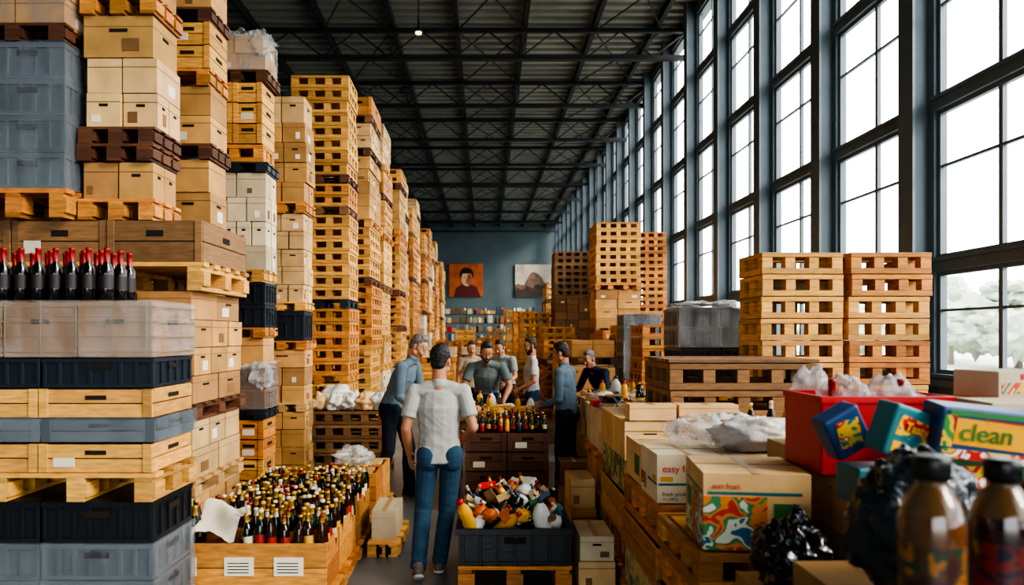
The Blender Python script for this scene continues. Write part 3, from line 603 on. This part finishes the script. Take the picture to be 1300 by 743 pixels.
pack('laundry_pack',(1.76,2.64,1.285),(.42,.18,.165),(0,0,0),green,[(0,0,.7,.5,artQ,0)],.008)
pack('laundry_pack',(1.42,2.54,1.27),(.26,.14,.13),(0,.0,.1),teal,[(0,0,.7,.5,artP,0)],.008)
pack('printed_box',(2.14,2.85,1.3),(.26,.25,.19),(0,0,.1),cwhite,[(0,0,.8,.3,blue,0),(.3,.1,.2,.6,red,0)],.004)
pack('printed_box',(2.12,2.8,1.47),(.36,.25,.14),(0,0,-.1),cwhite,[(0,-.2,.9,.3,artB,0),(.1,.2,.5,.3,red,0)],.004)
pack('printed_box',(2.35,3.19,1.36),(.3,.28,.32),(0,0,.05),kraft_p,[(0,0,.8,.3,artB,0)],.004)
pack('printed_box',(2.33,3.17,1.582),(.3,.25,.12),(0,0,.12),cwhite,[(0,-.1,.9,.4,artB,0),(.1,.3,.5,.2,red,0)],.004)
b=MB(); zt_=1.182
goods(b,2.45,3.15,3.7,4.7,zt_,28,.2); goods(b,3.35,4.9,4.0,4.9,zt_,40,.22); goods(b,1.62,2.2,4.3,4.75,1.132,24,.2); goods(b,4.0,4.9,5.3,6.1,1.132,20,.22); b.done('mixed_groceries')
# ------------------------------------------------------------ back shelving
b=MB(); ysh=46
for k in range(6):
    z=.2+k*.58; b.box(-3.4,3.2,ysh,ysh+.6,z,z+.04,steel_d)
    x=-3.35
    while x<3.0:
        w=U(.1,.34); h=U(.2,.5)
        if R()<.75: b.box(x,x+w*.92,ysh+.02,ysh+.4,z+.04,z+.04+h,random.choice(PROD+[black,wood_b,pinkm,cbrown,wood_b,cwhite]))
        else: bottle(b,(x+w/2,ysh+.2,z+.04),random.choice(['jug','oil','wine']),sc=1.6,n=8)
        x+=w+.02
for x in(-3.4,-1.2,1.0,3.16):
    b.box(x,x+.05,ysh,ysh+.05,0,3.6,steel_d); b.box(x,x+.05,ysh+.55,ysh+.6,0,3.6,steel_d)
b.done('stocked_shelving')
# ------------------------------------------------------------ people
def capsule(p0,p1,r0,r1,side,V,F,n=14,m=5):
    p0=Vector(p0);p1=Vector(p1); w=p1-p0
    w=w.normalized() if w.length>1e-5 else Vector((0,0,1))
    s=Vector(side); u=s-w*s.dot(w)
    if u.length<1e-3: s=Vector((0,1,0)); u=s-w*s.dot(w)
    u.normalize(); v=w.cross(u); o=len(V)
    rings=[]
    for i in range(m): a=-math.pi/2+(math.pi/2)*i/(m-1); rings.append((p0,r0,a))
    for i in range(m): a=(math.pi/2)*i/(m-1); rings.append((p1,r1,a))
    for (p,r,a) in rings:
        ca=max(math.cos(a),.02);sa=math.sin(a)
        for k in range(n):
            t=2*math.pi*k/n; q=p+u*(r[0]*ca*math.cos(t))+v*(r[1]*ca*math.sin(t))+w*(r[2]*sa); V.append(q[:])
    nr=len(rings)
    for i in range(nr-1):
        for k in range(n): F.append((o+i*n+k,o+i*n+(k+1)%n,o+(i+1)*n+(k+1)%n,o+(i+1)*n+k))
    F.append(tuple(o+k for k in range(n-1,-1,-1))); F.append(tuple(o+(nr-1)*n+k for k in range(n)))
    return (np.array(p0),np.array(p1),np.array(r0),np.array(r1),np.array(u),np.array(v),np.array(w))
def person(name,loc,yaw,scale,J,top,pants,hair,skin,shoe,sole,sleeve='short',head=(0,0),hairlen=0,beard=None,vox=.006,feet=((0,0),(0,0)),palm=None,wr=1.0,hem=.05):
    D=dict(pel=(0,0,.97),waist=(0,0,1.08),chest=(0,.0,1.28),neck=(0,-.015,1.46),head=(0,.015,1.625),
      hl=(-.095,0,.92),kl=(-.1,.02,.5),al=(-.105,-.02,.09),hr=(.095,0,.92),kr=(.1,.02,.5),ar=(.105,-.02,.09),
      sl=(-.18,-.01,1.4),el=(-.235,-.03,1.12),wl=(-.235,.05,.88),sr=(.18,-.01,1.4),er=(.235,-.03,1.12),wr=(.235,.05,.88))
    D.update(J); D={k:Vector(v) for k,v in D.items()}
    V=[];F=[];PR=[];LB=[]
    def pr(a,b_,r0,r1,lab,side=(1,0,0)):
        r0=(r0,)*3 if not isinstance(r0,tuple) else r0; r1=(r1,)*3 if not isinstance(r1,tuple) else r1
        PR.append(capsule(a,b_,r0,r1,side,V,F)); LB.append(lab)
    X=(D['sr']-D['sl']).normalized(); HX=(D['hr']-D['hl']).normalized()
    up=(D['chest']-D['waist']).normalized(); mids=(D['sl']+D['sr'])/2
    pu=(D['waist']-D['pel']).normalized()
    pr(D['pel']-pu*hem,D['waist'],(.172,.128,.012),(.15,.108,.04),0,X)
    pr(D['waist'],D['chest'],(.15,.108,.04),(.168,.116,.06),0,X)
    pr(D['chest'],mids-up*.02,(.168,.116,.06),(.145,.082,.05),0,X)
    pr(D['sl']-X*-.01,D['sr']-X*.01,.055,.055,0,(0,0,1))
    for s in('sl','sr'):
        pr(D[s]*.6+D['neck']*.4,D['neck']-up*.01,.046,.05,0,X)
    cl=.12 if sleeve=='short' else .26
    pr(D['neck']-up*.02,D['neck']+(D['head']-D['neck'])*cl,(.062,.06,.012),(.064,.062,.008),0,X)
    pr(D['hl'],D['hr'],(.105,.105,.07),(.105,.105,.07),1,(0,0,1)); pr(D['pel'],D['waist'],(.148,.103,.04),(.14,.1,.03),1,HX)
    fwd=Vector((-HX.y,HX.x,0))
    for h,k,a,sx in(('hl','kl','al',-1),('hr','kr','ar',1)):
        pr(D[h]-fwd*.035,D[h]-fwd*.035-Vector((0,0,.04)),.088,.085,1)
        pr(D[h],D[k],.09,.066,1); mid=D[k]*.65+D[a]*.35
        pr(D[k],mid-fwd*.012,.064,.063,1); pr(mid-fwd*.012,D[a]+Vector((0,0,-.015)),.063,(.056,.062,.02),1)
    for a,(fy,fp) in zip(('al','ar'),feet):
        Rm=Matrix.Rotation(fy,3,'Z')@Matrix.Rotation(fp,3,'X'); A=D[a]
        q=lambda x,y,z:A+Rm@Vector((x,y,z))
        pr(q(0,-.045,-.045),q(0,.06,-.042),(.036,.036,.036),(.042,.038,.04),2,Rm@Vector((1,0,0)))
        pr(q(0,.06,-.05),q(0,.15,-.06),(.042,.034,.04),(.036,.022,.03),2,Rm@Vector((1,0,0)))
        pr(q(0,-.02,0),q(0,-.01,-.04),.042,.042,2)
        pr(q(0,-.055,-.078),q(0,.155,-.078),(.042,.012,.03),(.044,.012,.035),3,Rm@Vector((1,0,0)))
    for s,e,w,sg in(('sl','el','wl',-1),('sr','er','wr',1)):
        d=(D[e]-D[s])
        if sleeve=='short':
            pr(D[s],D[s]+d*.68,.058,(.06,.06,.012),0); pr(D[s]+d*.3,D[e],.043,.038,4)
            f=D[w]-D[e]; pr(D[e],D[e]+f*.3,.038,.04,4); pr(D[e]+f*.3,D[w],.04,.026,4)
        else:
            pr(D[s],D[e],.058,.047,0); f=D[w]-D[e]; pr(D[e],D[e]+f*.3,.047,.046,0); pr(D[e]+f*.3,D[e]+f*.93,.046,(.037,.037,.012),0); pr(D[e]+f*.6,D[w],.03,.026,4)
        f=(D[w]-D[e]).normalized(); nrm=Vector((-sg,0,0)) if palm is None else Vector(palm)
        nrm=(nrm-f*nrm.dot(f)).normalized(); sd=f.cross(nrm)*(1)
        fw=Vector((0,1,.4)); sd=sd if sd.dot(fw)>0 else -sd
        if palm is not None:
            inn=Vector((-sg,.2,0)); sd=sd if sd.dot(inn)>0 else -sd
        W=D[w]
        pr(W,W+f*.08,(.027,.019,.02),(.038,.015,.018),4,sd)
        for i,(o,L,sp) in enumerate(((-.031,.055,-.16),(-.011,.068,-.05),(.011,.073,.05),(.031,.066,.16))):
            p=W+f*.085+sd*o; d1=(f+sd*sp+nrm*.25).normalized(); d2=(f*.75+sd*sp+nrm*.75).normalized()
            pr(p,p+d1*L*.55,.0095,.0088,4); pr(p+d1*L*.55,p+d1*L*.55+d2*L*.5,.0088,.0075,4)
        p=W+f*.025+sd*.025; d1=(f*.6+sd*.7+nrm*.3).normalized(); d2=(f*.9+sd*.3+nrm*.4).normalized()
        pr(p,p+d1*.045,.014,.011,4); pr(p+d1*.045,p+d1*.045+d2*.035,.011,.009,4)
    H=D['head']; Rm=Matrix.Rotation(head[0],3,'Z')@Matrix.Rotation(-head[1],3,'X')
    q=lambda x,y,z:H+Rm@Vector((x,y,z)); hx=Rm@Vector((1,0,0))
    pr(D['neck']-up*.03,q(0,-.02,-.05),.056,.054,4)
    pr(q(0,-.012,.03),q(0,-.008,.035),(.074,.092,.086),(.074,.092,.086),4,hx)
    pr(q(0,.025,-.0),q(0,.052,-.088),(.064,.062,.06),(.03,.028,.02),4,hx)
    pr(q(-.045,.01,-.055),q(0,.05,-.085),.028,.024,4); pr(q(.045,.01,-.055),q(0,.05,-.085),.028,.024,4)
    pr(q(-.032,.074,.028),q(.032,.074,.028),.013,.013,4)
    pr(q(0,.06,.05),q(0,.055,.06),(.05,.026,.03),(.05,.024,.03),4,hx)
    pr(q(0,.085,.018),q(0,.106,-.02),.008,.0115,4); pr(q(-.012,.094,-.024),q(.012,.094,-.024),.009,.009,4)
    pr(q(-.04,.062,-.018),q(-.03,.068,-.03),.02,.02,4); pr(q(.04,.062,-.018),q(.03,.068,-.03),.02,.02,4)
    pr(q(-.02,.082,-.052),q(.02,.082,-.052),(.008,.007,.006),(.008,.007,.006),6)
    for sg in(-1,1): pr(q(sg*.074,-.008,.012),q(sg*.077,-.004,-.025),(.018,.01,.014),(.012,.008,.01),4,Rm@Vector((0,1,0)))
    pr(q(0,-.026,.05),q(0,-.02,.055),(.079,.088,.078),(.078,.086,.078),5,hx)
    pr(q(0,-.04,.04),q(0,-.052,-.035-hairlen),(.077,.07,.07),(.056,.042,.03),5,hx)
    pr(q(0,.03,.1),q(0,.0,.108),(.05,.034,.026),(.056,.04,.03),5,hx)
    for sg in(-1,1): pr(q(sg*.066,.005,.045),q(sg*.069,.008,.0),(.01,.016,.012),(.008,.01,.01),5,hx)
    if beard:
        pr(q(-.05,.02,-.05),q(0,.06,-.094),.028,.026,7); pr(q(.05,.02,-.05),q(0,.06,-.094),.028,.026,7)
        pr(q(-.025,.083,-.04),q(.025,.083,-.04),.008,.008,7)
    me=bpy.data.meshes.new('tmp'); me.from_pydata(V,[],F); o=bpy.data.objects.new('tmp',me); scene.collection.objects.link(o)
    md=o.modifiers.new('r','REMESH'); md.mode='VOXEL'; md.voxel_size=vox; md.use_smooth_shade=True
    sm=o.modifiers.new('s','SMOOTH'); sm.factor=.5; sm.iterations=3
    dg=bpy.context.evaluated_depsgraph_get(); nm=bpy.data.meshes.new_from_object(o.evaluated_get(dg)); bpy.data.objects.remove(o)
    nm.name=name
    nv=len(nm.vertices); co=np.empty(nv*3); nm.vertices.foreach_get('co',co); co=co.reshape(-1,3)
    no=np.empty(nv*3); nm.vertices.foreach_get('normal',no); no=no.reshape(-1,3)
    best=np.full(nv,1e9); lab=np.zeros(nv,int)
    for (p0,p1,r0,r1,u,v,w),lb in zip(PR,LB):
        L=np.linalg.norm(p1-p0); d=co-p0; t=np.clip((d@w)/max(L,1e-6),0,1) if L>1e-6 else np.zeros(nv)
        cc=p0+np.outer(t,p1-p0); r=r0+np.outer(t,r1-r0); e=co-cc
        k=np.sqrt((e@u/r[:,0])**2+(e@v/r[:,1])**2+(e@w/r[:,2])**2); dd=(k-1)*r.min(axis=1)
        if lb in(0,5,6,7,3): dd=dd-.0015
        msk=dd<best; best[msk]=dd[msk]; lab[msk]=lb
    ez=[(D['el'],.09),(D['er'],.09),(D['kl'],.13),(D['kr'],.13),(D['waist'],.2),(D['al'],.14),(D['ar'],.14)]
    for i in range(nv):
        if lab[i]<2:
            p=Vector(co[i]); f=.3
            for (c_,r_) in ez: f=max(f,1-(p-c_).length/(r_*1.6))
            a=noise.noise(Vector((p.x*6,p.y*6,p.z*14+p.x*5)))+.4*noise.noise(Vector((p.x*16+p.z*8,p.y*16,p.z*24)))
            a=((1-abs(a)*2.4)*.007 if lab[i]==0 else (1-abs(a)*2.2)*.007)*f*wr
            co[i]+=no[i]*a
        elif lab[i]==5:
            p=Vector(co[i])*60; co[i]+=no[i]*.004*noise.noise(p)
    nm.vertices.foreach_set('co',co.ravel())
    np_=len(nm.polygons); ls=np.empty(np_,np.int32); nm.polygons.foreach_get('loop_start',ls)
    li=np.empty(len(nm.loops),np.int32); nm.loops.foreach_get('vertex_index',li); pl=lab[li[ls]]
    lips=mat('lips',(158,94,82),.5)
    nm.materials.clear()
    for m in(top,pants,shoe,sole,skin,hair,lips,beard or hair): nm.materials.append(m)
    nm.polygons.foreach_set('material_index',pl.astype(np.int32)); nm.polygons.foreach_set('use_smooth',[True]*np_); nm.update()
    ob=bpy.data.objects.new(name,nm); scene.collection.objects.link(ob)
    b=MB(); ew=mat('eye_white',(205,198,190),.3); ek=mat('eye_iris',(30,20,15),.2)
    for sg in(-1,1):
        c=q(sg*.03,.073,.006); b.blob(c,(.011,.011,.009),ew,0,0,nu=12,nv=8); c=q(sg*.03,.080,.005); b.blob(c,(.0062,.0062,.0062),ek,0,0,nu=10,nv=6)
        c0=q(sg*.045,.082,.026);c1=q(sg*.018,.089,.028); b.beam(c0,c1,.006,hair)
    b.done('eyes',parent=ob)
    ob.location=loc; ob.rotation_euler=(0,0,yaw); ob.scale=(scale,)*3
    return ob
sk1=mat('skin_tan',(172,118,88),.5,nscale=12,namt=.08); sk2=mat('skin_fair',(190,138,108),.5,nscale=12,namt=.08)
hk=mat('hair_black',(20,17,16),.5,nscale=60,namt=.4,bump=.6,bscale=90); hg=mat('hair_grey',(110,106,102),.6,nscale=60,namt=.4,bump=.6,bscale=90); hb=mat('hair_brown',(42,29,21),.55,nscale=60,namt=.4,bump=.6,bscale=90)
bd=mat('beard_dark',(52,36,28),.7)
def cloth(n,c): return mat(n,c,.85,nscale=10,namt=.14,bump=.15,bscale=14,spec=.2)
tee=cloth('tee_light_grey',(164,164,160)); bsh=cloth('shirt_blue_grey',(92,110,122)); gsh=cloth('shirt_grey_green',(98,112,112)); wsh=cloth('tee_white',(180,182,182)); nsh=cloth('shirt_navy',(30,46,72)); lsh=cloth('shirt_light',(150,160,166))
jean=cloth('jeans_blue',(44,70,92)); jnd=cloth('jeans_navy',(26,37,54)); trs=cloth('trousers_dark',(28,35,48))
shb=mat('shoe_black',(20,20,22),.4); shg=mat('shoe_grey',(96,86,78),.6); slw=mat('sole_white',(190,182,170),.6); slk=mat('sole_dark',(30,28,27),.7)
person('man',(-.34,5.3,0),0,.985,dict(hl=(-.08,-.01,.92),hr=(.095,0,.92),kl=(-.12,.02,.5),al=(-.14,-.2,.135),kr=(.06,.07,.5),ar=(.0,.1,.09),
  sl=(-.185,-.01,1.4),sr=(.185,.0,1.4),el=(-.245,-.06,1.12),wl=(-.235,.08,.91),er=(.26,-.06,1.13),wr=(.2,.16,1.03),head=(.012,.03,1.62)),tee,jean,hk,sk1,shg,slw,head=(-.35,.15),vox=.0048,feet=((.15,-.42),(-.1,0)),hem=.1)
person('man',(-1.0,7.85,0),math.radians(-108),1.075,dict(pel=(0,-.01,.96),waist=(0,.03,1.07),chest=(0,.11,1.25),neck=(0,.2,1.41),head=(0,.27,1.55),
  sl=(-.18,.16,1.35),sr=(.18,.16,1.35),el=(-.22,.2,1.07),er=(.22,.16,1.06),wl=(-.16,.42,.98),wr=(.17,.36,.92),kl=(-.11,.12,.5),al=(-.12,.12,.09),kr=(.11,-.01,.5),ar=(.12,-.1,.09)),bsh,trs,hg,sk2,shb,slk,'long',head=(0,.6),vox=.005)
person('man',(.03,9.3,0),math.pi,1.05,dict(pel=(0,-.05,.95),waist=(0,.0,1.06),chest=(0,.1,1.22),neck=(0,.19,1.37),head=(0,.26,1.5),
  sl=(-.19,.14,1.32),sr=(.19,.14,1.32),el=(-.28,.2,1.08),er=(.28,.2,1.08),wl=(-.2,.42,.93),wr=(.18,.42,.93)),gsh,jnd,hk,sk1,shb,slk,'short',head=(.1,.5),beard=bd,vox=.006,palm=(0,0,-1))
person('man',(.93,8.02,0),math.radians(62),.99,dict(chest=(0,.03,1.28),neck=(0,.03,1.45),head=(0,.07,1.6),sl=(-.18,.02,1.39),sr=(.18,.02,1.39),el=(-.23,.0,1.1),er=(.23,.02,1.1),wl=(-.17,.25,1.0),wr=(.17,.26,1.02),
  kl=(-.1,.04,.5),al=(-.11,.04,.09),kr=(.1,.0,.5),ar=(.11,-.06,.09)),bsh,jnd,hk,sk1,shb,slk,'long',head=(.1,.3),vox=.005)
person('man',(.7,10.6,0),math.radians(95),1.0,dict(el=(-.23,.0,1.12),er=(.23,0,1.12),wl=(-.17,.2,1.0),wr=(.17,.22,1.0)),wsh,jean,hb,sk1,shb,slk,'short',head=(.2,.25),beard=bd,vox=.007)
person('man',(.34,11.5,0),math.radians(150),1.03,dict(pel=(0,-.03,.95),waist=(0,.02,1.06),chest=(0,.08,1.25),neck=(0,.13,1.4),head=(0,.18,1.54),sl=(-.18,.1,1.36),sr=(.18,.1,1.36),el=(-.25,.15,1.1),er=(.25,.15,1.1),wl=(-.2,.36,1.0),wr=(.2,.36,1.0)),lsh,jnd,hb,sk2,shb,slk,'short',head=(0,.4),vox=.008)
person('man',(1.72,10.2,0),math.radians(125),1.0,dict(pel=(0,-.05,.93),waist=(0,.01,1.03),chest=(0,.12,1.18),neck=(0,.22,1.31),head=(0,.29,1.45),sl=(-.19,.16,1.27),sr=(.19,.16,1.27),el=(-.28,.22,1.03),er=(.28,.22,1.03),wl=(-.18,.42,1.0),wr=(.18,.42,1.0)),nsh,jnd,hg,sk2,shb,slk,'long',head=(.1,.4),vox=.007)
person('woman',(-.22,12.3,0),math.pi,.97,dict(head=(0,.05,1.61)),cloth('blouse_beige',(176,156,138)),jnd,hb,sk2,shb,slk,'short',head=(.1,.3),hairlen=.05,vox=.008)
# ------------------------------------------------------------ exterior
yg=mat('yard_gravel',(190,190,182),.9,nscale=.4,namt=.2)
b=MB(); b.box(XR+.31,120,-60,140,-.4,-.15,yg); b.box(-60,XR+.31,-60,YF-.31,-.4,-.15,yg); b.done('ground')
leaf=mat('foliage',(186,196,176),.9,nscale=1.5,namt=.25); bark=mat('bark',(170,162,150),.9)
for k in range(14):
    b=MB(); x=U(28,38);y=16+k*5+U(-1,1);h=U(3.2,5.4)
    b.lathe([(.22,0,bark),(.15,h*.5,bark),(.08,h*.7,bark)],(x,y,-.15),8)
    for q in range(9): b.blob((x+U(-1.5,1.5),y+U(-1.8,1.8),h*U(.3,.85)),(U(1,1.7),U(1,1.7),U(.8,1.3)),leaf,seed=k*7+q,amp=.6,fr=3,nu=24,nv=16,ridge=.3)
    b.done('tree')
# ------------------------------------------------------------ light
w=bpy.data.worlds.new('world'); scene.world=w; w.use_nodes=True; nt=w.node_tree; bg=nt.nodes['Background']
bg.inputs[0].default_value=(.92,.97,1,1); bg.inputs[1].default_value=7.0
sd=bpy.data.lights.new('sun','SUN'); sd.energy=6; sd.angle=math.radians(16); sd.color=(1,.87,.68); so=bpy.data.objects.new('sun',sd); scene.collection.objects.link(so)
so.rotation_euler=Vector((-.78,.42,-.5)).to_track_quat('-Z','Y').to_euler(); so.location=(20,-10,15)
scene.view_settings.view_transform='AgX'
try: scene.view_settings.look='AgX - High Contrast'
except Exception as e: print(e)
scene.view_settings.exposure=-.3
